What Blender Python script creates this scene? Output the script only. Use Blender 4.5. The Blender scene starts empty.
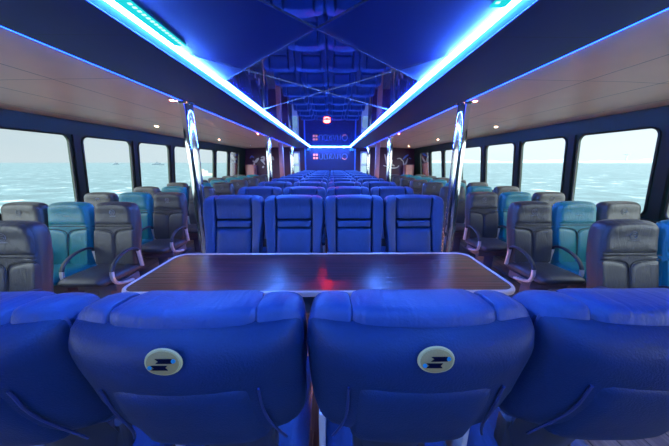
import bpy, bmesh, math, random
from mathutils import Vector, Matrix
random.seed(4)
SC = bpy.context.scene
COL = SC.collection
PI = math.pi

# ------------------------------------------------------------------ materials
def new_mat(name):
    m = bpy.data.materials.new(name); m.use_nodes = True
    nt = m.node_tree; nt.nodes.clear()
    out = nt.nodes.new('ShaderNodeOutputMaterial')
    return m, nt, out
def N(nt, t, **kw):
    n = nt.nodes.new(t)
    for k, v in kw.items():
        if k in n.inputs: n.inputs[k].default_value = v
        else: setattr(n, k, v)
    return n
def mat(name, color, rough=.5, metal=0., bump=0., bscale=60., vary=0., spec=.5, coat=0., croug=.1, wr=0.):
    m, nt, out = new_mat(name)
    p = N(nt, 'ShaderNodeBsdfPrincipled')
    p.inputs['Base Color'].default_value = (*color, 1)
    p.inputs['Roughness'].default_value = rough
    p.inputs['Metallic'].default_value = metal
    p.inputs['Specular IOR Level'].default_value = spec
    p.inputs['Coat Weight'].default_value = coat
    p.inputs['Coat Roughness'].default_value = croug
    nt.links.new(p.outputs[0], out.inputs[0])
    tc = N(nt, 'ShaderNodeTexCoord')
    if vary:
        no = N(nt, 'ShaderNodeTexNoise', Scale=7.); no.inputs['Detail'].default_value = 4
        nt.links.new(tc.outputs['Object'], no.inputs['Vector'])
        mx = N(nt, 'ShaderNodeMix', data_type='RGBA')
        mx.inputs[6].default_value = (*[c*(1-vary) for c in color], 1)
        mx.inputs[7].default_value = (*[min(1, c*(1+vary)) for c in color], 1)
        nt.links.new(no.outputs['Fac'], mx.inputs[0]); nt.links.new(mx.outputs[2], p.inputs['Base Color'])
    if bump:
        n2 = N(nt, 'ShaderNodeTexNoise', Scale=bscale); n2.inputs['Detail'].default_value = 3
        nt.links.new(tc.outputs['Object'], n2.inputs['Vector'])
        b = N(nt, 'ShaderNodeBump', Strength=bump, Distance=.004)
        nt.links.new(n2.outputs['Fac'], b.inputs['Height'])
        last = b
        if wr:
            mp = N(nt, 'ShaderNodeMapping'); mp.inputs['Scale'].default_value = (26, 5, 9); mp.inputs['Rotation'].default_value = (0, 0, .35)
            nt.links.new(tc.outputs['Object'], mp.inputs[0])
            n3 = N(nt, 'ShaderNodeTexNoise', Scale=1.); n3.inputs['Detail'].default_value = 1; n3.inputs['Distortion'].default_value = 1.2
            nt.links.new(mp.outputs[0], n3.inputs['Vector'])
            b2 = N(nt, 'ShaderNodeBump', Strength=wr, Distance=.012)
            nt.links.new(n3.outputs['Fac'], b2.inputs['Height']); nt.links.new(b.outputs[0], b2.inputs['Normal'])
            last = b2
        nt.links.new(last.outputs[0], p.inputs['Normal'])
    return m
def emit(name, color, s):
    m, nt, out = new_mat(name)
    e = N(nt, 'ShaderNodeEmission'); e.inputs[0].default_value = (*color, 1); e.inputs[1].default_value = s
    nt.links.new(e.outputs[0], out.inputs[0]); return m
def glass_mat(name, tint, refl=.06):
    m, nt, out = new_mat(name)
    t = N(nt, 'ShaderNodeBsdfTransparent'); t.inputs[0].default_value = (*tint, 1)
    g = N(nt, 'ShaderNodeBsdfGlossy'); g.inputs['Roughness'].default_value = .01
    f = N(nt, 'ShaderNodeFresnel', IOR=1.07)
    mx = N(nt, 'ShaderNodeMixShader')
    nt.links.new(f.outputs[0], mx.inputs[0]); nt.links.new(t.outputs[0], mx.inputs[1]); nt.links.new(g.outputs[0], mx.inputs[2])
    nt.links.new(mx.outputs[0], out.inputs[0]); return m
def lines_mask(nt, sep, axis, period, offset, w):
    a = N(nt, 'ShaderNodeMath', operation='ADD'); a.inputs[1].default_value = 100*period-offset+period/2
    b = N(nt, 'ShaderNodeMath', operation='MODULO'); b.inputs[1].default_value = period
    c = N(nt, 'ShaderNodeMath', operation='SUBTRACT'); c.inputs[1].default_value = period/2
    d = N(nt, 'ShaderNodeMath', operation='ABSOLUTE')
    e = N(nt, 'ShaderNodeMath', operation='LESS_THAN'); e.inputs[1].default_value = w
    nt.links.new(sep.outputs[axis], a.inputs[0])
    for p, q in ((a, b), (b, c), (c, d), (d, e)): nt.links.new(p.outputs[0], q.inputs[0])
    return e
def panel_mat(name, color, rough, px, ox, py, oy, w=.004, line=.35, metal=0.):
    """painted panels with thin joints between them"""
    m, nt, out = new_mat(name)
    p = N(nt, 'ShaderNodeBsdfPrincipled', Roughness=rough, Metallic=metal)
    nt.links.new(p.outputs[0], out.inputs[0])
    g = N(nt, 'ShaderNodeNewGeometry'); s = N(nt, 'ShaderNodeSeparateXYZ')
    nt.links.new(g.outputs['Position'], s.inputs[0])
    ab = N(nt, 'ShaderNodeMath', operation='ABSOLUTE'); nt.links.new(s.outputs[0], ab.inputs[0])
    cb = N(nt, 'ShaderNodeCombineXYZ'); nt.links.new(ab.outputs[0], cb.inputs[0]); nt.links.new(s.outputs[1], cb.inputs[1])
    s2 = N(nt, 'ShaderNodeSeparateXYZ'); nt.links.new(cb.outputs[0], s2.inputs[0])
    m1 = lines_mask(nt, s2, 0, px, ox, w); m2 = lines_mask(nt, s2, 1, py, oy, w*.6)
    mm = N(nt, 'ShaderNodeMath', operation='MAXIMUM'); nt.links.new(m1.outputs[0], mm.inputs[0]); nt.links.new(m2.outputs[0], mm.inputs[1])
    no = N(nt, 'ShaderNodeTexNoise', Scale=3.); nt.links.new(g.outputs['Position'], no.inputs['Vector'])
    mv = N(nt, 'ShaderNodeMix', data_type='RGBA')
    mv.inputs[6].default_value = (*[c*.93 for c in color], 1); mv.inputs[7].default_value = (*[c*1.07 for c in color], 1)
    nt.links.new(no.outputs['Fac'], mv.inputs[0])
    mx = N(nt, 'ShaderNodeMix', data_type='RGBA')
    nt.links.new(mv.outputs[2], mx.inputs[6]); mx.inputs[7].default_value = (*[c*line for c in color], 1)
    nt.links.new(mm.outputs[0], mx.inputs[0]); nt.links.new(mx.outputs[2], p.inputs['Base Color'])
    return m
def wood_mat(name, c1, c2, rough, axis_scale, plank=None, coat=0.):
    m, nt, out = new_mat(name)
    p = N(nt, 'ShaderNodeBsdfPrincipled', Roughness=rough)
    p.inputs['Coat Weight'].default_value = coat; p.inputs['Coat Roughness'].default_value = .10
    nt.links.new(p.outputs[0], out.inputs[0])
    g = N(nt, 'ShaderNodeNewGeometry'); mp = N(nt, 'ShaderNodeMapping'); mp.inputs['Scale'].default_value = axis_scale
    nt.links.new(g.outputs['Position'], mp.inputs[0])
    no = N(nt, 'ShaderNodeTexNoise', Scale=1.); no.inputs['Detail'].default_value = 6; no.inputs['Distortion'].default_value = .6
    nt.links.new(mp.outputs[0], no.inputs['Vector'])
    cr = N(nt, 'ShaderNodeValToRGB'); cr.color_ramp.elements[0].position = .35; cr.color_ramp.elements[1].position = .68
    cr.color_ramp.elements[0].color = (*c1, 1); cr.color_ramp.elements[1].color = (*c2, 1)
    nt.links.new(no.outputs['Fac'], cr.inputs[0])
    last = cr.outputs[0]
    if coat:
        b = N(nt, 'ShaderNodeBump', Strength=.6, Distance=.005)
        nt.links.new(no.outputs['Fac'], b.inputs['Height']); nt.links.new(b.outputs[0], p.inputs['Normal']); nt.links.new(b.outputs[0], p.inputs['Coat Normal'])
    if plank:
        s = N(nt, 'ShaderNodeSeparateXYZ'); nt.links.new(g.outputs['Position'], s.inputs[0])
        m1 = lines_mask(nt, s, 0, plank, .05, .004)
        mx = N(nt, 'ShaderNodeMix', data_type='RGBA'); nt.links.new(last, mx.inputs[6]); mx.inputs[7].default_value = (.01, .008, .008, 1)
        nt.links.new(m1.outputs[0], mx.inputs[0]); last = mx.outputs[2]
    nt.links.new(last, p.inputs['Base Color'])
    return m

M = {}
M['royal'] = mat('royal_blue_leather', (.008, .037, .125), .50, bump=.25, bscale=170, vary=.12, wr=.38)
M['royal_smooth'] = mat('royal_blue_leather_smooth', (.005, .020, .062), .5, bump=.3, bscale=220, vary=.15, spec=.28)
M['piping'] = mat('navy_piping', (.012, .025, .10), .4)
M['grey'] = mat('charcoal_leather', (.036, .036, .040), .40, bump=.25, bscale=150, vary=.15, wr=.25)
M['brown'] = mat('taupe_leather', (.055, .049, .040), .42, bump=.25, bscale=150, vary=.15, wr=.2)
M['teal'] = mat('teal_leather', (.004, .17, .18), .40, bump=.25, bscale=150, vary=.12, wr=.25)
M['seam'] = mat('dark_seam', (.006, .008, .014), .6)
M['mark'] = mat('embossed_mark', (.20, .23, .25), .5)
M['chrome'] = mat('polished_steel', (.86, .84, .80), .09, 1.)
M['alu'] = mat('brushed_aluminium', (.60, .57, .55), .38, .35, bump=.1, bscale=90)
M['plastic'] = mat('black_plastic', (.02, .022, .03), .45)
M['arm'] = mat('arm_pad_rubber', (.022, .026, .04), .5)
M['base'] = mat('painted_seat_base', (.10, .09, .12), .5)
M['edge'] = mat('satin_table_edging', (.62, .46, .42), .3, .1)
M['table'] = wood_mat('walnut_table_laminate', (.030, .006, .006), (.15, .030, .022), .30, (1.2, 55, 10), coat=.45)
M['floor'] = wood_mat('plank_floor', (.10, .075, .07), (.24, .18, .155), .45, (40, 1.5, 1), plank=.16)
M['ceil'] = panel_mat('side_ceiling_panels', (.97, .72, .55), .42, .57, 1.98, 1.55, .45, w=.005)
M['band'] = panel_mat('navy_soffit_panels', (.014, .032, .26), .5, 9., 5., 1.6, 2.9, w=.002)
M['wall'] = mat('navy_wall_panel', (.014, .036, .012), .45, vary=.1)
M['mullion'] = mat('dark_window_frame', (.022, .022, .012), .4)
M['bulk'] = mat('maroon_bulkhead', (.075, .022, .040), .45, vary=.15)
M['bulk2'] = mat('indigo_bulkhead', (.035, .025, .085), .4, vary=.1)
M['rose'] = mat('rosewood_cladding', (.50, .20, .15), .35, vary=.2)
M['white'] = mat('white_paint', (.78, .78, .76), .4)
M['badge'] = mat('beige_badge', (.33, .215, .065), .6, bump=.3, bscale=300, spec=.15)
M['badgerim'] = mat('silver_badge_rim', (.50, .36, .12), .5, 0., spec=.2)
M['badgenavy'] = mat('navy_badge_mark', (.001, .002, .010), .6, spec=.05)
M['badgesky'] = mat('sky_badge_mark', (.02, .20, .25), .6, spec=.1)
M['bluepanel'] = mat('glossy_blue_ceiling_panel', (.025, .06, .42), .45, spec=.5)
m, nt, out = new_mat('tinted_mirror')
g = N(nt, 'ShaderNodeBsdfGlossy'); g.inputs['Color'].default_value = (.42, .50, .80, 1); g.inputs['Roughness'].default_value = .03
d = N(nt, 'ShaderNodeBsdfDiffuse'); d.inputs['Color'].default_value = (.03, .07, .55, 1)
mx = N(nt, 'ShaderNodeMixShader'); mx.inputs[0].default_value = .80
nt.links.new(d.outputs[0], mx.inputs[1]); nt.links.new(g.outputs[0], mx.inputs[2]); nt.links.new(mx.outputs[0], out.inputs[0])
M['mirror'] = m
M['seamline'] = mat('mirror_joint_trim', (.45, .45, .6), .25, 1.)
M['led'] = emit('blue_white_led', (.07, .24, 1.), 105.)
M['ledcy'] = emit('cyan_led_channel', (.01, .42, .46), .85)
M['leddot'] = emit('led_chip', (.5, 1., 1.), .8)
M['ledside'] = emit('blue_edge_led', (.006, .05, 1.), 10.)
M['pink'] = emit('pink_downlight', (1., .12, .08), 160.)
M['warm'] = emit('warm_downlight', (1., .50, .28), 160.)
M['red'] = emit('red_lamp', (1., .012, .006), 160.)
M['floorpink'] = emit('pink_floor_light', (1., .42, .27), 14.)
M['glass'] = glass_mat('window_glass', (.90, .97, .97))
M['signw'] = emit('lit_sign', (.12, .25, 1.), .55)
M['signp'] = emit('lit_sign_pink', (1., .34, .42), .8)
M['art'] = mat('cream_brush_lettering', (.72, .66, .55), .5)
M['artblue'] = mat('blue_brush_mark', (.14, .2, .6), .5)
M['lblue'] = mat('pale_blue_bracket', (.12, .32, .75), .4)
M['hull'] = mat('white_hull', (.6, .64, .64), .5)
M['dark'] = mat('far_dark', (.12, .16, .18), .7)
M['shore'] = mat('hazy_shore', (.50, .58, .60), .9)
M['cream'] = mat('cream_boat', (.72, .66, .46), .6)
M['lip'] = mat('satin_blue_lip', (.10, .22, .62), .35, .2)

# ------------------------------------------------------------------ geometry helpers
def fin(name, bm, m, parent=None, smooth=True, loc=None):
    bmesh.ops.recalc_face_normals(bm, faces=bm.faces)
    me = bpy.data.meshes.new(name); bm.to_mesh(me); bm.free()
    if smooth:
        for p in me.polygons: p.use_smooth = True
    for mm in (m if isinstance(m, (list, tuple)) else [m]): me.materials.append(mm)
    o = bpy.data.objects.new(name, me); COL.objects.link(o)
    if smooth:
        me.set_sharp_from_angle(angle=math.radians(40))
    if parent: o.parent = parent
    if loc: o.location = loc
    return o
def empty(name, loc=(0, 0, 0), rz=0.):
    o = bpy.data.objects.new(name, None); COL.objects.link(o)
    o.empty_display_size = .1; o.location = loc; o.rotation_euler = (0, 0, rz); return o
def tag(o, label, cat, group=None):
    o['label'] = label; o['category'] = cat
    if group: o['group'] = group
    return o
def struct(o, label=None):
    o['kind'] = 'structure'
    if label: o['label'] = label; 
    return o
def copy_tree(o, parent=None):
    c = o.copy(); COL.objects.link(c)
    if parent: c.parent = parent
    for ch in list(o.children): copy_tree(ch, c)
    return c
def box(bm, x0, x1, y0, y1, z0, z1, mi=0):
    v = [bm.verts.new((x, y, z)) for x in (x0, x1) for y in (y0, y1) for z in (z0, z1)]
    for f in ((0, 1, 3, 2), (4, 6, 7, 5), (0, 4, 5, 1), (2, 3, 7, 6), (0, 2, 6, 4), (1, 5, 7, 3)):
        fc = bm.faces.new([v[i] for i in f]); fc.material_index = mi
def bbox(bm, x0, x1, y0, y1, z0, z1, r=.01, seg=2):
    b = bmesh.new(); box(b, x0, x1, y0, y1, z0, z1)
    bmesh.ops.bevel(b, geom=b.edges[:], offset=r, segments=seg, profile=.5, affect='EDGES')
    me = bpy.data.meshes.new('t'); b.to_mesh(me); b.free(); bm.from_mesh(me); bpy.data.meshes.remove(me)
def tube(bm, pts, r, n=8, sx=1., caps=True, up=Vector((1, 0, 0)), closed=False):
    """swept tube; sx widens it along the 'up' side vector; r may be a list"""
    pts = [Vector(p) for p in pts]; rs = r if isinstance(r, (list, tuple)) else [r]*len(pts)
    rings = []
    for i, p in enumerate(pts):
        if closed: t = pts[(i+1) % len(pts)]-pts[i-1]
        else: t = pts[min(i+1, len(pts)-1)]-pts[max(i-1, 0)]
        t.normalize()
        a = up - t*up.dot(t)
        if a.length < .05: a = Vector((0, 1, 0)) - t*t.y
        a.normalize(); b = t.cross(a)
        rings.append([bm.verts.new(p + a*math.cos(q)*rs[i]*sx + b*math.sin(q)*rs[i]) for q in [2*PI*k/n for k in range(n)]])
    L = len(rings)
    for i in range(L if closed else L-1):
        A, B = rings[i], rings[(i+1) % L]
        for k in range(n): bm.faces.new((A[k], A[(k+1) % n], B[(k+1) % n], B[k]))
    if caps and not closed:
        bm.faces.new(rings[0][::-1]); bm.faces.new(rings[-1])
def lathe(bm, prof, n=24, c=(0, 0)):
    rings = [[bm.verts.new((c[0]+r*math.cos(2*PI*k/n), c[1]+r*math.sin(2*PI*k/n), z)) for k in range(n)] for r, z in prof]
    for A, B in zip(rings, rings[1:]):
        for k in range(n): bm.faces.new((A[k], A[(k+1) % n], B[(k+1) % n], B[k]))
    bm.faces.new(rings[0][::-1]); bm.faces.new(rings[-1])
def chaikin(p, it=2):
    for _ in range(it):
        q = []
        for i in range(len(p)):
            a, b = p[i], p[(i+1) % len(p)]
            q.append((a[0]*.75+b[0]*.25, a[1]*.75+b[1]*.25)); q.append((a[0]*.25+b[0]*.75, a[1]*.25+b[1]*.75))
        p = q
    return p
def catmull(pts, n=6):
    pts = [Vector(p) for p in pts]; out = []
    P = [pts[0]]+pts+[pts[-1]]
    for i in range(1, len(P)-2):
        for k in range(n):
            t = k/n; a, b, c, d = P[i-1], P[i], P[i+1], P[i+2]
            out.append(.5*((2*b)+(c-a)*t+(2*a-5*b+4*c-d)*t*t+(3*b-a-3*c+d)*t**3))
    out.append(pts[-1]); return out
def rrect(w, h, r, cx=0., cz=0., n=5, m=3):
    pts = []
    for qx, qz, a0 in ((1, 1, 0), (-1, 1, 90), (-1, -1, 180), (1, -1, 270)):
        for k in range(n+1):
            a = math.radians(a0+90*k/n)
            pts.append((cx+qx*(w/2-r)+r*math.cos(a), cz+qz*(h/2-r)+r*math.sin(a)))
    out = []                                   # subdivide the straight runs
    for i in range(len(pts)):
        a, b = pts[i], pts[(i+1) % len(pts)]
        out.append(a)
        if math.dist(a, b) > r*1.2+.03:
            for k in range(1, m+1): out.append((a[0]+(b[0]-a[0])*k/(m+1), a[1]+(b[1]-a[1])*k/(m+1)))
    return out
def sym(half):
    """outline from [(z, halfwidth)] bottom to top"""
    return [(w, z) for z, w in half]+[(-w, z) for z, w in half[::-1]]
def puff(bm, outline, tf, tb, k, mp, levels=(.0, .4, .68, .84, .93, .98, 1.)):
    cx = sum(p[0] for p in outline)/len(outline); cz = sum(p[1] for p in outline)/len(outline)
    n = len(outline)
    def ring(r, t):
        h = t*math.sqrt(max(0., 1-r**k))
        if r == 0: return [bm.verts.new(mp(cx, cz, h))]
        return [bm.verts.new(mp(cx+(x-cx)*r, cz+(z-cz)*r, h)) for x, z in outline]
    F = [ring(r, tf) for r in levels]; B = [ring(r, -tb) for r in levels[:-1]]+[F[-1]]
    for R, s in ((F, 1), (B, -1)):
        for i in range(n):
            j = (i+1) % n
            bm.faces.new((R[0][0], R[1][i], R[1][j])[::s])
            for a, b in zip(R[1:], R[2:]): bm.faces.new((a[i], b[i], b[j], a[j])[::s])
def interp(tab, z):
    if z <= tab[0][0]: return tab[0][1]+(tab[1][1]-tab[0][1])/(tab[1][0]-tab[0][0])*(z-tab[0][0])
    for (a, x), (b, y) in zip(tab, tab[1:]):
        if z <= b:
            t = (z-a)/(b-a); t = t*t*(3-2*t)*.35+t*.65
            return x+(y-x)*t
    return tab[-1][1]

# ------------------------------------------------------------------ premium blue seat (faces -Y)
SP = [(.42, .13), (.6, .185), (.8, .25), (1.0, .31), (1.13, .335), (1.26, .315)]
def mB(x, z, h): return (x, interp(SP, z)-h-.55*x*x, z)
def make_blue(low_edge):
    t = empty('passenger_seat')
    shell_o = chaikin(sym([(.796, .10), (.797, .20), (.806, .235), (.84, .249), (.90, .255), (1.0, .260), (1.08, .262), (1.14, .262), (1.175, .259), (1.188, .245), (1.189, .16), (1.189, .06)]), 1)
    bm = bmesh.new(); puff(bm, shell_o, .03, .066, 6, mB, (0, .3, .6, .8, .9, .96, .99, 1.)); s = fin('backrest', bm, M['royal_smooth'], t)
    bm = bmesh.new()                                               # piping round the rim of the shell
    pts = [mB(x*1.0, z, -.006) for x, z in shell_o if z > .8]
    pts = [mB(x*.982, z, -.008) for x, z in sorted([p for p in shell_o if p[1] > .8 and p[0] >= 0], key=lambda p: (round(p[1], 3), -p[0]))]
    top = [p for p in pts]+[(-a, b, c) for a, b, c in pts[::-1]]
    tube(bm, top, .0045, 6); fin('piping', bm, M['piping'], s)
    bm = bmesh.new()
    low = chaikin(sym([(.792, .13), (.795, .155), (.81, .166), (.9, .165), (1.035, .163), (1.066, .158), (1.069, .08)]), 1)
    puff(bm, low, -.05, .074, 14, mB); fin('seat_pocket', bm, M['royal_smooth'], t)
    for sx in (-1, 1):                                             # pleat at each side of the rear panel
        bm = bmesh.new()
        for dx in (0,):
            tube(bm, [mB(sx*(.168+dx+.035*(1-q)**3), .80+.25*q, -.067+.010*dx/.013*.5) for q in [i/12 for i in range(13)]], .0034, 6)
        fin('pleat', bm, M['piping'], t)
    for sx in (-1, 1):
        bm = bmesh.new()
        o = [(.158, low_edge), (.158, .84), (.158, 1.0), (.158, 1.14), (.158, 1.209), (.162, 1.217), (.20, 1.216), (.236, 1.208), (.257, 1.186), (.262, 1.12), (.262, 1.03), (.246, .9), (.240, .84), (.232, min(.80, low_edge+.03)), (.205, low_edge)]
        o = chaikin([(sx*a, b) for a, b in o][::sx], 1)
        puff(bm, o, .100, .02, 13, mB); fin('side_bolster', bm, M['royal'], t)
    bm = bmesh.new(); puff(bm, chaikin(sym([(1.005, .10), (1.008, .155), (1.03, .164), (1.12, .165), (1.19, .165), (1.214, .160), (1.219, .09)]), 1), .108, .022, 13, mB); fin('headrest', bm, M['royal'], t)
    bm = bmesh.new(); puff(bm, rrect(.326, .060, .012, 0, .9745), .104, 0, 12, mB); fin('lumbar_band', bm, M['royal'], t)
    bm = bmesh.new(); puff(bm, rrect(.326, .945-low_edge, .02, 0, (.945+low_edge)/2, m=5), .100, 0, 14, mB); fin('back_cushion', bm, M['royal'], t)
    bm = bmesh.new(); puff(bm, rrect(.47, .55, .07, 0, -.06, m=4), .075, .06, 5, lambda x, y, h: (x, y, .45+h+.03*(-y))); fin('seat_cushion', bm, M['royal'], t)
    bm = bmesh.new(); bbox(bm, -.13, .13, .10, .15, .38, .64, .015); tube(bm, [(0, .13, .55), (0, .215, .83)], .05, 8, sx=2.4); fin('back_support', bm, M['plastic'], t)
    bm = bmesh.new(); bbox(bm, -.2, .2, -.22, .18, .03, .40, .03); bbox(bm, -.22, .22, -.26, .22, 0, .035, .01); fin('seat_base', bm, M['base'], t)
    return t
def arm_blue(t, x):
    bm = bmesh.new(); bbox(bm, x-.020, x+.020, -.22, .07, .635, .68, .016, 3); a = fin('armrest', bm, M['royal_smooth'], t)
    bm = bmesh.new(); bbox(bm, x-.012, x+.012, -.02, .12, .30, .64, .008); fin('arm_post', bm, M['alu'], a)
def make_badge(t):
    c = (0, 1.148)
    def mb(x, z, h): return mB(x*.96+c[0], z*.76+c[1], -.0645-h)
    k = empty('badge'); k.parent = t
    def disc(r, h0, name, m, par, n=32):
        bm = bmesh.new(); o = [(r*math.cos(2*PI*i/n), r*math.sin(2*PI*i/n)) for i in range(n)]
        puff(bm, o, h0, 0, 20, mb, (0, .6, .95, 1.)); return fin(name, bm, m, par)
    rim = disc(.0385, .0035, 'badge_rim', M['badgerim'], t)
    bpy.data.objects.remove(k)
    face = disc(.0345, .0048, 'badge_face', M['badge'], rim)
    # seen from behind the seat +x is on the left
    for (x0, z0, sgn) in ((-.004, .0085, 1), (.005, -.0095, -1)):
        bm = bmesh.new()
        L, H = .0165, .0062
        pts = [(x0+L*1.0, z0+H), (x0-L, z0+H), (x0-L*.72, z0), (x0-L, z0-H), (x0+L, z0-H), (x0+L*.62, z0)] if sgn < 0 else \
              [(x0+L, z0+H), (x0-L, z0+H), (x0-L, z0-H), (x0+L, z0-H), (x0+L*.6, z0)]
        f = bm.faces.new([bm.verts.new(mb(x, z, .0052)) for x, z in pts])
        e = bmesh.ops.extrude_face_region(bm, geom=[f]); bmesh.ops.translate(bm, vec=(0, .0012, 0), verts=[g for g in e['geom'] if isinstance(g, bmesh.types.BMVert)])
        fin('badge_mark', bm, M['badgenavy'], face, smooth=False)
        bm = bmesh.new(); xs = x0-(L+.003)*sgn if sgn > 0 else x0+L+.003
        f = bm.faces.new([bm.verts.new(mb(xs+.0045*math.cos(2*PI*i/12), z0+.0055*math.sin(2*PI*i/12), .0052)) for i in range(12)])
        e = bmesh.ops.extrude_face_region(bm, geom=[f]); bmesh.ops.translate(bm, vec=(0, .0012, 0), verts=[g for g in e['geom'] if isinstance(g, bmesh.types.BMVert)])
        fin('badge_mark', bm, M['badgesky'], face, smooth=False)

blue0 = make_blue(.60); blue1 = make_blue(.77)
SPC = .53
ordn = ['first', 'second', 'third', 'fourth', 'fifth', 'sixth', 'seventh', 'eighth', 'ninth', 'tenth', 'eleventh']
colname = ['leftmost', 'second from left', 'third from left', 'rightmost']
ROWY = [1.87+.80*i for i in range(10)]
fig0 = []
for r, y in enumerate(ROWY):
    for c in range(4):
        o = blue0 if (r == 0 and c == 0) else copy_tree(blue0)
        o.location = ((c-1.5)*SPC, y, 0)
        if r == 0:
            lab = f'royal blue leather seat facing the camera right across the table, {colname[c]} of four'
        else:
            lab = f'royal blue leather seat in centre block, {ordn[r]} row behind table, {colname[c]}'
        tag(o, lab, 'seat', 'blue leather seats in the centre block')
        fig0.append((o, c))
# row one: turned to face the table, backs to the camera, with the round badge
front = []
for c in range(4):
    o = blue1 if c == 0 else copy_tree(blue1); front.append(o)
    o.location = ((c-1.5)*SPC+.008, .79, 0); o.rotation_euler = (0, 0, PI); o.scale = (1, 1, .98)
    tag(o, ['blue leather seat seen from behind, cut by the left edge of the photo',
            'blue leather seat with round badge, left of the central gap, seen from behind',
            'blue leather seat with round badge, right of the central gap, seen from behind',
            'blue leather seat seen from behind, cut by the right edge above plank floor'][c], 'seat', 'blue leather seats with their backs to the camera')
for o in front: make_badge(o)
for o, c in fig0:
    arm_blue(o, .241)
    if c == 0: arm_blue(o, -.241)
for i, o in enumerate(front):
    arm_blue(o, .241)
    if i == 3: pass

# ------------------------------------------------------------------ slim side seat (faces -Y)
SS = [(.40, .10), (.6, .135), (.85, .19), (1.0, .215), (1.12, .215)]
def mS(x, z, h): return (x, interp(SS, z)-h-.25*x*x, z)
def make_side(kind, arms):
    m = M[kind]
    t = empty('cabin_seat')
    outl = chaikin(sym([(.40, .16), (.42, .20), (.60, .212), (.75, .216), (.88, .220), (1.0, .214), (1.06, .206), (1.092, .185), (1.103, .12), (1.106, .04)]), 1)
    bm = bmesh.new(); puff(bm, outl, .066, .06, 12, mS); fin('backrest', bm, m, t)
    head = chaikin(sym([(.868, .15), (.871, .207), (.90, .209), (1.0, .206), (1.05, .198), (1.082, .176), (1.095, .12), (1.098, .04)]), 1)
    bm = bmesh.new(); puff(bm, head, .078, -.02, 12, mS); h = fin('headrest', bm, m, t)
    for sx in (-1, 1):
        o = [(.003, .44), (.003, .60), (.004, .74), (.010, .785), (.035, .815), (.11, .832), (.190, .838), (.208, .83), (.208, .75), (.206, .60), (.194, .44)]
        bm = bmesh.new(); puff(bm, chaikin([(sx*a, b) for a, b in o][::sx], 1), .0745, -.02, 26, mS); fin('back_panel', bm, m, t)
    bm = bmesh.new(); puff(bm, chaikin(sym([(.79, .004), (.82, .03), (.836, .11), (.842, .205), (.863, .207), (.866, .10)]), 1), .073, -.02, 26, mS); fin('shoulder_band', bm, m, t)
    bm = bmesh.new(); tube(bm, [mS(x*.0205, .866+.004*abs(x/10)**2, .0745) for x in range(-10, 11)], .0032, 5)
    for sx in (-1, 1): tube(bm, catmull([mS(sx*a, b, .0735) for a, b in ((.001, .50), (.001, .62), (.002, .74), (.008, .787), (.035, .8165), (.11, .8345), (.205, .840))], 5), .003, 5)
    fin('seam', bm, M['seam'], t)
    bm = bmesh.new()                                               # embossed ring, letter curl and caption bars
    zc = 1.008
    if kind != 'teal':
        tube(bm, [mS(.026*math.cos(a*PI/12), zc+.026*math.sin(a*PI/12), .080) for a in range(24)], .0018, 5, closed=True)
        tube(bm, catmull([mS(x, zc+z, .081) for x, z in ((.012, .012), (-.01, .013), (-.01, .003), (.012, -.003), (.01, -.013), (-.012, -.012))], 4), .0016, 5)
    for i in range(7):
        tube(bm, [mS(-.027+.009*i, zc-.038, .080), mS(-.021+.009*i, zc-.038, .080)], .002, 5)
    fin('embossed_emblem', bm, M['mark'], h)
    bm = bmesh.new(); puff(bm, rrect(.43, .50, .06, 0, -.10, m=4), .06, .05, 5, lambda x, y, hh: (x, y, .43+hh+.05*(-y))); fin('seat_cushion', bm, m, t)
    bm = bmesh.new(); bbox(bm, -.19, .19, -.20, .10, .30, .385, .02); bbox(bm, -.07, .07, -.14, .06, .03, .31, .02); bbox(bm, -.2, .2, -.22, .12, 0, .035, .01); fin('seat_base', bm, M['base'], t)
    for x in arms:
        bm = bmesh.new(); tube(bm, catmull([(x, .085, .615), (x, .06, .648), (x, -.02, .662), (x, -.13, .640), (x, -.215, .585), (x, -.25, .52)], 5), .013, 8, sx=1.5); a = fin('armrest', bm, M['arm'], t)
        bm = bmesh.new(); tube(bm, [(x, .10, .44), (x, .092, .53), (x, .085, .62)], .0135, 8, sx=1.6); fin('arm_post', bm, M['alu'], a)
        bm = bmesh.new(); tube(bm, catmull([(x, -.247, .53), (x, -.252, .47), (x, -.225, .41), (x, -.15, .375), (x, -.05, .355)], 5), .0135, 8, sx=1.6); fin('arm_bracket', bm, M['alu'], a)
    return t
SX = [2.175, 2.645, 3.115]
SPN = .227
protos = {}
def proto(kind, arms):
    k = (kind, tuple(arms))
    if k not in protos: protos[k] = make_side(kind, arms); return protos[k]
    return copy_tree(protos[k])
SROW = [1.46+.85*i for i in range(9)]
which = ['aisle', 'middle', 'window']
hidden = set()
for side, sn in ((-1, 'left'), (1, 'right')):
    for r, y in enumerate(SROW):
        for c in range(3):
            if (sn, r, c) in hidden: continue
            if r == 0 and c == 2: continue                      # outside the frame
            if r == 0 and side == -1 and c > 0: continue
            kind = ('grey', 'teal', 'brown')[c]
            arms = ([-side*SPN, side*SPN], [side*SPN], [side*SPN*.99])[c]
            if r > 5: arms = arms[:1]
            o = proto(kind, arms)
            o.location = (side*SX[c], y, 0)
            cn = {'grey': 'charcoal', 'teal': 'teal', 'brown': 'taupe grey'}[kind]
            tag(o, f'{cn} slim {which[c]} seat, {ordn[r]} visible row from the camera, {sn} side of cabin', 'seat', f'slim seats along the {sn} windows')

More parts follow.
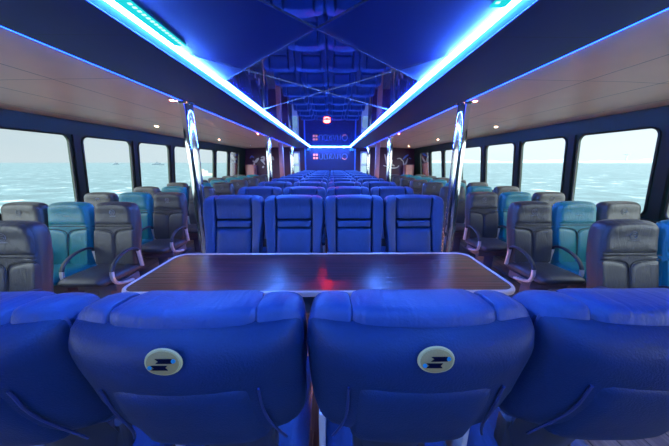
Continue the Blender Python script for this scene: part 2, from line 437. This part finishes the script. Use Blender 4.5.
# ------------------------------------------------------------------ table
TY0, TY1, TZ = 1.22, 1.80, .80
def build_table():
    t = empty('long_table', (0, 1.5, 0))
    y0, y1 = TY0-1.5, TY1-1.5
    o = rrect(2.26, y1-y0, .085, 0, (y0+y1)/2, n=8, m=2)
    def slab(oo, z0, z1):
        bm = bmesh.new(); a = [bm.verts.new((x, y, z0)) for x, y in oo]; b = [bm.verts.new((x, y, z1)) for x, y in oo]
        bm.faces.new(a[::-1]); bm.faces.new(b)
        for i in range(len(oo)): bm.faces.new((a[i], a[(i+1) % len(oo)], b[(i+1) % len(oo)], b[i]))
        return bm
    top = fin('tabletop', slab(rrect(2.25, y1-y0-.01, .08, 0, (y0+y1)/2, n=8, m=2), TZ-.03, TZ), M['table'], t, smooth=False)
    bm = bmesh.new(); cy = (y0+y1)/2
    tube(bm, [(x, y, TZ-.012) for x, y in o], .013, 8, up=Vector((0, 0, 1)), sx=1.5, closed=True); fin('edge_trim', bm, M['edge'], t)
    for sx in (-1, 1):
        bm = bmesh.new()
        ly = cy-.17; lathe(bm, [(.035, .02), (.035, TZ-.05)], 20, (sx*.78, ly))
        lathe(bm, [(.16, 0), (.16, .012), (.05, .03), (.035, .05)], 28, (sx*.78, ly)); fin('pedestal_leg', bm, M['chrome'], t)
        bm = bmesh.new(); bbox(bm, sx*.78-.11, sx*.78+.11, cy-.2, cy+.2, TZ-.05, TZ-.03, .005); fin('top_bracket', bm, M['alu'], t)
    tag(t, 'long dark walnut table with pale metal edging between facing blue seats', 'table')
build_table()

# ------------------------------------------------------------------ shell
ZC, ZB = 2.10, 2.07
YN, YF = -5.6, 10.3
def wx(z): return 3.37+.122*(2.045-z)
bm = bmesh.new(); box(bm, -3.75, 3.75, YN-.1, YF+.2, -.08, 0); struct(fin('floor', bm, M['floor'], smooth=False))
# wall with window openings
WZ0, WZ1 = .92, 1.855
edges_y = [.47+1.005*i for i in range(-5, 10)]
def build_wall(side, name):
    bm = bmesh.new()
    T = .03
    def P(y, z, off=0.): return (side*(wx(z)+off), y, z)
    def quad(y0, y1, z0, z1):
        for off in (0, T):
            bm.faces.new([bm.verts.new(P(*p, off)) for p in ((y0, z0), (y1, z0), (y1, z1), (y0, z1))])
    quad(YN, YF, 0, WZ0-.04); quad(YN, YF, WZ1+.04, 2.2)
    quad(YN, edges_y[0], WZ0-.04, WZ1+.04); quad(edges_y[-1], YF, WZ0-.04, WZ1+.04)
    for y0, y1 in zip(edges_y, edges_y[1:]):
        cy, cz = (y0+y1)/2, (WZ0+WZ1)/2
        inner = rrect(y1-y0-.17, WZ1-WZ0, .085, cy, cz, n=6, m=3)
        hw, hh = (y1-y0)/2, (WZ1-WZ0)/2+.04
        outer = []
        for (a, b) in inner:
            da, db = a-cy, b-cz; s = min(hw/abs(da) if abs(da) > 1e-6 else 1e9, hh/abs(db) if abs(db) > 1e-6 else 1e9)
            outer.append((cy+da*s, cz+db*s))
        n = len(inner)
        # corner points
        for off in (0, T):
            I = [bm.verts.new(P(a, b, off)) for a, b in inner]; O = [bm.verts.new(P(a, b, off)) for a, b in outer]
            for i in range(n):
                j = (i+1) % n
                a, b = outer[i], outer[j]
                if abs(a[0]-b[0]) > 1e-5 and abs(a[1]-b[1]) > 1e-5:
                    cr = (cy+hw*(1 if a[0]+b[0] > 2*cy else -1), cz+hh*(1 if a[1]+b[1] > 2*cz else -1))
                    bm.faces.new((I[i], O[i], bm.verts.new(P(*cr, off)), O[j], I[j]))
                else: bm.faces.new((I[i], O[i], O[j], I[j]))
        A = [bm.verts.new(P(a, b, 0)) for a, b in inner]; B = [bm.verts.new(P(a, b, T)) for a, b in inner]
        for i in range(n): bm.faces.new((A[i], A[(i+1) % n], B[(i+1) % n], B[i]))
    bmesh.ops.remove_doubles(bm, verts=bm.verts, dist=1e-5)
    o = fin(name, bm, M['wall'], smooth=False); struct(o)
    for k, (y0, y1) in enumerate(zip(edges_y, edges_y[1:])):
        cy, cz = (y0+y1)/2, (WZ0+WZ1)/2
        inner = rrect(y1-y0-.17, WZ1-WZ0, .085, cy, cz, n=6, m=3)
        bm = bmesh.new()
        tube(bm, [(side*(wx(b)-.004), a, b) for a, b in inner], .012, 6, closed=True, up=Vector((1, 0, 0)), sx=1.4)
        wn = k+1+(14 if side > 0 else 0)
        w = struct(fin(f'window_{wn}', bm, M['mullion']))
        bm = bmesh.new(); inn = rrect(y1-y0-.172, WZ1-WZ0-.002, .085, cy, cz, n=6, m=3)
        for off in (.014, .020):
            bm.faces.new([bm.verts.new((side*(wx(b)+off), a, b)) for a, b in inn])
        fin('glass_pane', bm, M['glass'], w, smooth=False)
    # mullion cover boards between the windows
    for k, y in enumerate(edges_y[1:-1]):
        bm = bmesh.new()
        for (z0, z1) in ((WZ0, WZ1+.01),):
            for dy in (-.052, .052): pass
            vs = []
            for z in (z0, z1):
                for yy in (y-.05, y+.05):
                    for off in (-.02, 0.): vs.append(bm.verts.new((side*(wx(z)+off), yy, z)))
            for f in ((0, 1, 3, 2), (4, 6, 7, 5), (0, 4, 5, 1), (2, 3, 7, 6), (0, 2, 6, 4), (1, 5, 7, 3)): bm.faces.new([vs[i] for i in f])
        bmesh.ops.bevel(bm, geom=bm.edges[:], offset=.006, segments=2, affect='EDGES')
        struct(fin(f'trim_{k+1+(13 if side > 0 else 0)}', bm, M['mullion'], smooth=False))
    bm = bmesh.new(); box(bm, *sorted((side*(wx(WZ0)-.05), side*(wx(WZ0)))), edges_y[0], edges_y[-1], WZ0-.05, WZ0-.02)
    struct(fin(f'trim_{27 if side < 0 else 28}', bm, M['mullion'], smooth=False))
build_wall(-1, 'wall_left'); build_wall(1, 'wall_right')
# side ceilings
for side, nm in ((-1, 'ceiling_left'), (1, 'ceiling_right')):
    bm = bmesh.new()
    v = []
    for x, z in ((1.30, 2.105), (2.3, 2.09), (3.41, 2.045), (3.41, 2.2), (1.30, 2.2)):
        v.append([bm.verts.new((side*x, y, z)) for y in (YN, YF)])
    for i in range(5):
        a, b = v[i], v[(i+1) % 5]; bm.faces.new((a[0], b[0], b[1], a[1]))
    bm.faces.new([q[0] for q in v]); bm.faces.new([q[1] for q in v])
    struct(fin(nm, bm, M['ceil'], smooth=False))
# soffit bands
LX, BX, LY = .76, 1.35, 9.9
for side, nm in ((-1, 'ceiling_band_left'), (1, 'ceiling_band_right')):
    bm = bmesh.new(); box(bm, *sorted((side*(LX+.055), side*BX)), YN, YF, ZB, ZB+.028)
    box(bm, *sorted((side*(LX+.10), side*(BX-.05))), YN, YF, ZB+.02, 2.2)
    struct(fin(nm, bm, M['band'], smooth=False))
bm = bmesh.new(); box(bm, -LX-.06, LX+.06, LY+.05, YF, ZB, 2.2); struct(fin('ceiling_band_back', bm, M['band'], smooth=False))
# lips beside the light strip
bm = bmesh.new()
for s in (-1, 1):
    a = [bm.verts.new((s*x, y, z)) for x, z in ((LX+.02, 2.092), (LX+.062, ZB-.001), (LX+.066, ZB+.01)) for y in (YN, LY+.03)]
    bm.faces.new((a[0], a[1], a[3], a[2])); bm.faces.new((a[2], a[3], a[5], a[4])); bm.faces.new((a[4], a[5], a[1], a[0]))
struct(fin('trim_30', bm, M['lip'], smooth=False))
# mirrored centre ceiling: mirror panels and two plain blue triangles
def tri(bm, pts, z0=ZC, z1=ZC+.02):
    a = [bm.verts.new((x, y, z0)) for x, y in pts]; b = [bm.verts.new((x, y, z1)) for x, y in pts]
    bm.faces.new(a); bm.faces.new(b[::-1])
    for i in range(len(pts)): bm.faces.new((a[i], a[(i+1) % len(pts)], b[(i+1) % len(pts)], b[i]))
AY = 1.30; H = .80
bm = bmesh.new()
tri(bm, [(-H, AY+H), (0, AY), (H, AY+H), (H, LY+.05), (-H, LY+.05)])
tri(bm, [(-H, YN), (H, YN), (H, AY-H), (0, AY), (-H, AY-H)])
struct(fin('ceiling', bm, M['mirror'], smooth=False))
bm = bmesh.new(); tri(bm, [(-H, AY-H), (0, AY), (-H, AY+H)]); tri(bm, [(H, AY-H), (0, AY), (H, AY+H)])
struct(fin('ceiling_panels', bm, M['bluepanel'], smooth=False))
bm = bmesh.new()
def seam(a, b, w):
    a, b = Vector(a), Vector(b); d = (b-a).normalized(); n = Vector((-d.y, d.x))*w/2
    tri(bm, [tuple(a+n), tuple(a-n), tuple(b-n), tuple(b+n)], ZC-.004, ZC-.0005)
for s in (-1, 1):
    seam((0, AY), (s*.74, AY+.74), .011); seam((0, AY), (s*.74, AY-.74), .004)
    seam((-s*.74, 2.32-.74), (s*.74, 2.32+.74), .0022)
struct(fin('trim_31', bm, M['seamline'], smooth=False))

# LED strips round the mirror
def led_strip():
    t = empty('light_strip', (0, 0, 0))
    for s, c0, c1 in ((-1, 1.09, 1.47), (1, .30, 1.13)):
        bm = bmesh.new()
        box(bm, *sorted((s*(LX-.004), s*(LX+.006))), YN, LY, ZC-.021, ZC-.001)
        for a, b in ((YN, c0), (c1, LY)):
            box(bm, *sorted((s*(LX-.010), s*(LX-.005))), a, b, ZC-.013, ZC-.001)
        fin('diffuser', bm, M['led'], t, smooth=False)
        bm = bmesh.new(); box(bm, *sorted((s*(LX-.068), s*(LX-.007))), c0+.005, c1-.005, ZC-.006, ZC-.001)
        ch = fin('open_channel', bm, M['ledcy'], t, smooth=False)
        bm = bmesh.new(); y = c0+.02
        while y < c1-.02:
            box(bm, *sorted((s*(LX-.062), s*(LX-.048))), y, y+.010, ZC-.009, ZC-.005); y += .024
        o = fin('light_chips', bm, M['leddot'], ch, smooth=False); o['kind'] = 'stuff'
    bm = bmesh.new(); box(bm, -LX-.018, LX+.018, LY-.01, LY, ZC-.021, ZC-.001); fin('diffuser', bm, M['led'], t, smooth=False)
    tag(t, 'blue white light strip running round the mirrored centre ceiling', 'light strip')
led_strip()
for s, sn in ((-1, 'left'), (1, 'right')):
    bm = bmesh.new(); box(bm, *sorted((s*(BX+.001), s*(BX+.014))), YN, YF-.1, ZB+.002, ZB+.024)
    tag(fin('light_strip', bm, M['ledside'], smooth=False), f'thin blue light strip along the outer edge of the {sn} ceiling soffit', 'light strip')

# downlights
def downlight(x, y, z, m, lab, r=.028):
    t = empty('ceiling_downlight', (x, y, z))
    bm = bmesh.new(); lathe(bm, [(r*1.5, -.001), (r*1.5, -.006), (r, -.009), (r*.98, -.002)], 24); fin('bezel', bm, M['chrome'], t)
    bm = bmesh.new(); lathe(bm, [(r*.95, -.004), (r*.6, -.0085), (.001, -.0095)], 20); fin('lamp_lens', bm, m, t)
    tag(t, lab, 'ceiling light', 'small recessed ceiling lights')
def cz(x):
    x = abs(x); return 2.105-(x-1.3)*.015 if x < 2.3 else 2.09-(x-2.3)*.045/1.07
for s, sn in ((-1, 'left'), (1, 'right')):
    for i, y in enumerate((4.17, 6.4, 8.8)):
        downlight(s*2.74, y, cz(2.74), M['warm'], f'small warm ceiling light near the {sn} windows, {ordn[i]} from the camera', .026)
    for i, y in enumerate((2.62, 5.45, 7.85)):
        downlight(s*1.50, y, cz(1.5), M['pink'], f'small pinkish ceiling light beside the {sn} pole line, {ordn[i]} from the camera', .022)
t = empty('ceiling_lamp', (0.0, 3.75, ZC))
bm = bmesh.new(); lathe(bm, [(.062, -.001), (.062, -.012), (.05, -.016)], 24); fin('bezel', bm, M['chrome'], t)
bm = bmesh.new(); lathe(bm, [(.048, -.014), (.044, -.026), (.028, -.036), (.001, -.040)], 24); fin('lamp_dome', bm, M['red'], t)
tag(t, 'small red dome lamp in the middle of the mirrored ceiling', 'ceiling light')

# poles
def make_pole():
    t = empty('grab_pole')
    bm = bmesh.new(); lathe(bm, [(.058, .01), (.058, 1.0), (.058, 2.055)], 32); fin('tube', bm, M['chrome'], t)
    bm = bmesh.new(); lathe(bm, [(.085, .001), (.085, .008), (.062, .022), (.0585, .024)], 32); fin('floor_flange', bm, M['chrome'], t)
    bm = bmesh.new(); lathe(bm, [(.0585, 2.046), (.062, 2.05), (.075, 2.061), (.075, 2.0685)], 32); fin('ceiling_flange', bm, M['chrome'], t)
    return t
p0 = make_pole(); first = True
for s, sn in ((-1, 'left'), (1, 'right')):
    for i, y in enumerate((2.57, 5.65, 8.9)):
        o = p0 if first else copy_tree(p0); first = False
        o.location = (s*1.355+.015, y, 0)
        tag(o, f'polished steel pole from floor to ceiling in the {sn} aisle, {ordn[i]} from the camera', 'pole', 'polished grab poles')
for s, sn in ((-1, 'left'), (1, 'right')):
    bm = bmesh.new(); bbox(bm, s*1.42-.06, s*1.42+.06, 7.35, 7.50, 0, 2.066, .015); 
    struct(fin('column_'+sn, bm, M['rose']))

# back bulkhead with two glazed doors
YB = 10.1
DX0, DX1 = 1.22, 1.62
bm = bmesh.new()
for x0, x1, mi in ((-.98, .98, 1), (-3.6, -DX1, 0), (DX1, 3.6, 0), (-DX0, -.98, 0), (.98, DX0, 0)): box(bm, x0, x1, YB, YB+.08, 0, 2.12, mi)
for s in (-1, 1): box(bm, *sorted((s*DX0, s*DX1)), YB, YB+.08, 1.93, 2.12)
struct(fin('wall_back', bm, [M['bulk'], M['bulk2']], smooth=False))
for k, s in enumerate((-1, 1)):
    bm = bmesh.new()
    x0, x1 = DX0, DX1
    for a, b, c, d in ((x0, x0+.055, 0, 1.93), (x1-.055, x1, 0, 1.93), (x0, x1, 1.86, 1.93), (x0, x1, 0, .95), (x0, x1, 1.38, 1.43)):
        bbox(bm, *sorted((s*a, s*b)), YB+.01, YB+.055, c, d, .006)
    d = struct(fin(f'door_{k+1}', bm, M['white']))
    bm = bmesh.new(); box(bm, *sorted((s*(x0+.05), s*(x1-.05))), YB+.03, YB+.036, .94, 1.87); fin('glass_pane', bm, M['glass'], d, smooth=False)
    bm = bmesh.new(); tube(bm, [(s*(x0+.03), YB+.005, 1.0), (s*(x0+.03), YB-.03, 1.02), (s*(x0+.03), YB-.03, 1.14), (s*(x0+.03), YB+.005, 1.16)], .008, 8); fin('door_handle', bm, M['chrome'], d)
bm = bmesh.new(); box(bm, -3.75, 3.75, YN-.1, YN, 0, 2.2); struct(fin('wall_front', bm, M['wall'], smooth=False))
for k, s in enumerate((-1, 1)):
    bm = bmesh.new(); bbox(bm, s*1.0-.025, s*1.0+.025, YB-.05, YB, 0, 2.066, .008); struct(fin(f'trim_{40+k}', bm, M['lip']))
    bm = bmesh.new(); bbox(bm, s*.86-.07, s*.86+.07, YB-.10, YB, 1.955, 2.069, .01)
    tag(fin('speaker_box', bm, M['lblue']), f'small pale blue box high on the back wall at the {"left" if s < 0 else "right"} end of the sign', 'speaker')

# lit sign on the back wall
t = empty('wall_sign', (0, YB-.012, 1.74))
def sgn(name, fn, m, par=t):
    bm = bmesh.new(); fn(bm); return fin(name, bm, m, par, smooth=False)
def sq(bm):
    for i in range(2):
        for j in range(2): box(bm, -.68+.105*i, -.68+.105*i+.08, -.012, .004, -.10+.125*j, -.10+.125*j+.08)
sgn('sign_squares', sq, M['signp'])
strokes = [[(-.44, .1), (-.44, -.05), (-.40, -.1), (-.34, -.1), (-.30, -.05), (-.30, .1)], [(-.24, .1), (-.24, -.1), (-.15, -.1)], [(-.20, .1), (-.06, .1)], [(-.13, .1), (-.11, -.1)],
           [(-.04, -.1), (.0, .1), (.07, .1), (.07, .02), (-.01, .0), (.08, -.1)], [(.12, -.1), (.18, .1), (.24, -.1)], [(.29, -.1), (.31, .1), (.35, -.04), (.40, .1), (.42, -.1)]]
for st in strokes:
    sgn('sign_letter', lambda bm: tube(bm, [(x, 0, z) for x, z in st], .011, 6, up=Vector((0, 1, 0))), M['signw'])
sgn('sign_ring', lambda bm: tube(bm, [(.58+.105*math.cos(a*PI/14), 0, .105*math.sin(a*PI/14)) for a in range(-4, 22)], .012, 6, up=Vector((0, 1, 0))), M['signw'])
sgn('sign_ring', lambda bm: tube(bm, [(.58+.105*math.cos(a*PI/14), 0, .105*math.sin(a*PI/14)) for a in range(-12, -3)], .013, 6, up=Vector((0, 1, 0))), M['signp'])
tag(t, 'lit blue and pink sign with squares, letters and ring on the back wall', 'sign')

# painted brush lettering on the side bulkheads
def art(s, strokes, lab):
    t = empty('wall_lettering', (s*2.72, YB-.006, 1.55))
    for pts, w, m in strokes:
        bm = bmesh.new(); P = catmull([(x, 0, z) for x, z in pts], 5); n = len(P)
        tube(bm, P, [1.35*w*(.35+.65*math.sin(PI*(i+.5)/n)) for i in range(n)], 6, up=Vector((0, 1, 0)), sx=.2)
        fin('brush_stroke', bm, M[m], t)
    tag(t, lab, 'wall lettering')
art(-1, [([(-.50, .12), (-.42, .20), (-.34, .14)], .028, 'artblue'), ([(-.40, .02), (-.30, -.02), (-.20, .08), (-.14, .12)], .04, 'art'), ([(-.32, 0.), (-.35, -.14), (-.28, -.20)], .03, 'art'),
         ([(-.06, .14), (.06, .17), (.04, .04), (-.04, .06), (.02, -.02), (.08, -.12)], .04, 'art'), ([(.16, .12), (.26, .16), (.28, .06), (.22, -.06)], .035, 'art'), ([(.40, .2), (.44, .05)], .03, 'art'),
         ([(.72, .22), (.76, .10), (.70, .0)], .03, 'art'), ([(.78, .1), (.84, .0)], .025, 'artblue'), ([(-.02, -.2), (.03, -.24)], .04, 'art')], 'cream and blue brush lettering on the dark red bulkhead behind the left seats')
art(1, [([(-.52, .28), (-.46, .10), (-.38, -.14), (-.30, -.16)], .038, 'art'), ([(-.56, -.16), (-.40, -.20), (-.20, -.26), (.0, -.24), (.08, -.16)], .022, 'art'), ([(-.20, .06), (-.22, -.10), (-.10, -.18)], .03, 'art'),
        ([(-.02, .10), (.10, .12), (.20, .04), (.26, -.02)], .018, 'art'), ([(.24, .0), (.30, -.16), (.38, -.02), (.42, .12)], .028, 'art'), ([(.22, .08), (.34, .20), (.44, .26)], .03, 'artblue'),
        ([(.46, .14), (.56, .10)], .02, 'artblue')], 'cream cursive brush lettering on the dark red bulkhead behind the right seats')
for s, sn in ((-1, 'left'), (1, 'right')):
    bm = bmesh.new(); bbox(bm, *sorted((s*2.98, s*3.32)), YB-.35, YB-.01, 0, 1.42, .015)
    tag(fin('low_cabinet', bm, M['rose']), f'low reddish wooden cabinet in the far {sn} corner under the lettering', 'cabinet')

# low pink lights along the aisles
for s, sn in ((-1, 'left'), (1, 'right')):
    bm = bmesh.new(); bbox(bm, *sorted((s*1.13, s*1.15)), 1.2, 9.3, .001, .02, .003)
    tag(fin('aisle_light', bm, M['floorpink'], smooth=False), f'low pink light strip along the floor of the {sn} aisle', 'aisle light')
for s, sn in ((-1, 'left'), (1, 'right')):
    bm = bmesh.new(); bbox(bm, s*.55-.4, s*.55+.4, 1.49, 1.53, .001, .02, .003)
    tag(fin('floor_light', bm, M['floorpink'], smooth=False), f'pink light bar on the floor under the {sn} half of the table', 'aisle light')

# ------------------------------------------------------------------ outside
m, nt, out = new_mat('sea_water')
p = N(nt, 'ShaderNodeBsdfPrincipled', Roughness=.35); nt.links.new(p.outputs[0], out.inputs[0])
g = N(nt, 'ShaderNodeNewGeometry'); mp = N(nt, 'ShaderNodeMapping'); mp.inputs['Scale'].default_value = (.5, .5, 1)
nt.links.new(g.outputs['Position'], mp.inputs[0])
no = N(nt, 'ShaderNodeTexNoise', Scale=1.); no.inputs['Detail'].default_value = 8; no.inputs['Roughness'].default_value = .65
nt.links.new(mp.outputs[0], no.inputs['Vector'])
cr = N(nt, 'ShaderNodeValToRGB'); E = cr.color_ramp.elements
E[0].position = .40; E[0].color = (.085, .150, .160, 1); E[1].position = .60; E[1].color = (.15, .25, .265, 1)
e = E.new(.66); e.color = (.6, .66, .66, 1)
nt.links.new(no.outputs['Fac'], cr.inputs[0]); nt.links.new(cr.outputs[0], p.inputs['Base Color'])
b = N(nt, 'ShaderNodeBump', Strength=.4, Distance=.3); nt.links.new(no.outputs['Fac'], b.inputs['Height']); nt.links.new(b.outputs[0], p.inputs['Normal'])
bm = bmesh.new(); s = 6000
bm.faces.new([bm.verts.new(q) for q in ((-s, -s, -1.6), (s, -s, -1.6), (s, s, -1.6), (-s, s, -1.6))])
o = fin('sea', bm, m, smooth=False); o['kind'] = 'stuff'; o['label'] = 'pale teal choppy sea outside the windows'; o['category'] = 'sea'

def boat(loc, L, rz, lab, mast=True, hull='dark', cabin='hull'):
    t = empty('distant_boat', loc, rz)
    bm = bmesh.new(); w = L*.13
    lo = [(-L/2, -w), (L*.3, -w), (L/2, 0), (L*.3, w), (-L/2, w)]
    a = [bm.verts.new((x*.94, y*.8, -.2)) for x, y in lo]; b_ = [bm.verts.new((x, y, L*.09)) for x, y in lo]
    bm.faces.new(a[::-1]); bm.faces.new(b_)
    for i in range(5): bm.faces.new((a[i], a[(i+1) % 5], b_[(i+1) % 5], b_[i]))
    fin('hull', bm, M[hull], t, smooth=False)
    bm = bmesh.new(); bbox(bm, -L*.3, L*.15, -w*.7, w*.7, L*.09, L*.2, L*.01); bbox(bm, -L*.2, 0, -w*.5, w*.5, L*.2, L*.26, L*.01); fin('cabin', bm, M[cabin], t)
    if mast:
        bm = bmesh.new(); tube(bm, [(-.1*L, 0, L*.2), (-.1*L, 0, L*.42)], L*.008, 6); fin('mast', bm, M['dark'], t)
    tag(t, lab, 'boat')
boat((-228, 330, -1.6), 14, .3, 'tiny dark boat on the horizon, seen through the third left window', True, 'dark', 'dark')
boat((-330, 385, -1.6), 12, -.2, 'tiny dark boat on the horizon, left of the second window post', True, 'dark', 'dark')
boat((-31, 60, -1.6), 6, 1.2, 'cream boat close by, seen through a far left window', True, 'cream', 'cream')
# hazy shore with harbour cranes to the right
bm = bmesh.new(); pts = []
n = 90
for i in range(n+1):
    a = math.radians(25+50*i/n); R = 2500
    pts.append((R*math.cos(a), R*math.sin(a), 16+10*math.sin(i*.5)*math.sin(i*.21)+random.random()*8))
low = [bm.verts.new((x, y, -3)) for x, y, z in pts]; hi = [bm.verts.new((x, y, z)) for x, y, z in pts]
bk = [bm.verts.new((x*1.15, y*1.15, -3)) for x, y, z in pts]
for i in range(n):
    bm.faces.new((low[i], low[i+1], hi[i+1], hi[i])); bm.faces.new((hi[i], hi[i+1], bk[i+1], bk[i]))
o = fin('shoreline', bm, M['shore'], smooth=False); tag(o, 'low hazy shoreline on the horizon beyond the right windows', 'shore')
for k, (dx, lab) in enumerate(((.93, 'left'), (1.03, 'right'))):
    t = empty('harbour_crane', (2300*dx*.93, 2300*.93/1.0, 0))
    t.location = (2300*math.cos(math.radians(40-5*k)), 2300*math.sin(math.radians(40-5*k)), 10)
    t.rotation_euler = (0, 0, 1.2)
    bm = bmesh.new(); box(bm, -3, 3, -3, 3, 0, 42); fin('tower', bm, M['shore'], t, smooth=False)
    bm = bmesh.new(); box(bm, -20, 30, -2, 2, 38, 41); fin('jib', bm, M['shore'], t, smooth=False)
    tag(t, f'faint harbour crane on the hazy right horizon, the {lab} of two', 'crane')

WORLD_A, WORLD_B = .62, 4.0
# ------------------------------------------------------------------ world: pale bright overcast
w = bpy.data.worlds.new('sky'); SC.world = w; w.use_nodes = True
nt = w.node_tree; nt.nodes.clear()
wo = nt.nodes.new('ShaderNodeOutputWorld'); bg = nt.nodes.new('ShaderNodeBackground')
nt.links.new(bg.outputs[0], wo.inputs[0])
tc = N(nt, 'ShaderNodeTexCoord'); no = N(nt, 'ShaderNodeTexNoise', Scale=2.2); no.inputs['Detail'].default_value = 5
mp = N(nt, 'ShaderNodeMapping'); mp.inputs['Scale'].default_value = (1, 1, 4)
nt.links.new(tc.outputs['Generated'], mp.inputs[0]); nt.links.new(mp.outputs[0], no.inputs['Vector'])
mx = N(nt, 'ShaderNodeMix', data_type='RGBA'); mx.inputs[6].default_value = (.66, .74, .82, 1); mx.inputs[7].default_value = (.86, .85, .88, 1)
nt.links.new(no.outputs['Fac'], mx.inputs[0]); nt.links.new(mx.outputs[2], bg.inputs[0])
# extra sky brightness added behind the camera to light the seats; plain overcast ahead
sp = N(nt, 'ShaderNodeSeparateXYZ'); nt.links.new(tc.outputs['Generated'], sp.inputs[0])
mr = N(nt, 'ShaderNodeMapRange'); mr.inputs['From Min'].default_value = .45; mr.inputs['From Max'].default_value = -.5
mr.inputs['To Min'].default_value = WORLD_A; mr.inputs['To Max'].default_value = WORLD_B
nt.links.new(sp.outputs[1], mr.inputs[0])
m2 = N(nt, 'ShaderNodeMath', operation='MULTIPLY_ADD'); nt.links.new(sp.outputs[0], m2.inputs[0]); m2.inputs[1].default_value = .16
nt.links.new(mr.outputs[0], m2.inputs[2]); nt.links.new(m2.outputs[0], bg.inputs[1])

# ------------------------------------------------------------------ camera
cam = bpy.data.cameras.new('camera'); co = bpy.data.objects.new('camera', cam); COL.objects.link(co)
cam.lens = 242/669*36; cam.sensor_width = 36; cam.clip_start = .02; cam.clip_end = 20000
co.location = (.07, 0, 1.5)
co.rotation_euler = (math.radians(90-14.0), 0, math.radians(-.6))
SC.camera = co
SC.view_settings.view_transform = 'Standard'; SC.view_settings.look = 'None'
SC.view_settings.gamma = 1; SC.view_settings.use_curve_mapping = False
SC.view_settings.exposure = 1.0
SC.cycles.use_denoising = True
SC.cycles.max_bounces = 8
SC.cycles.sample_clamp_indirect = 6
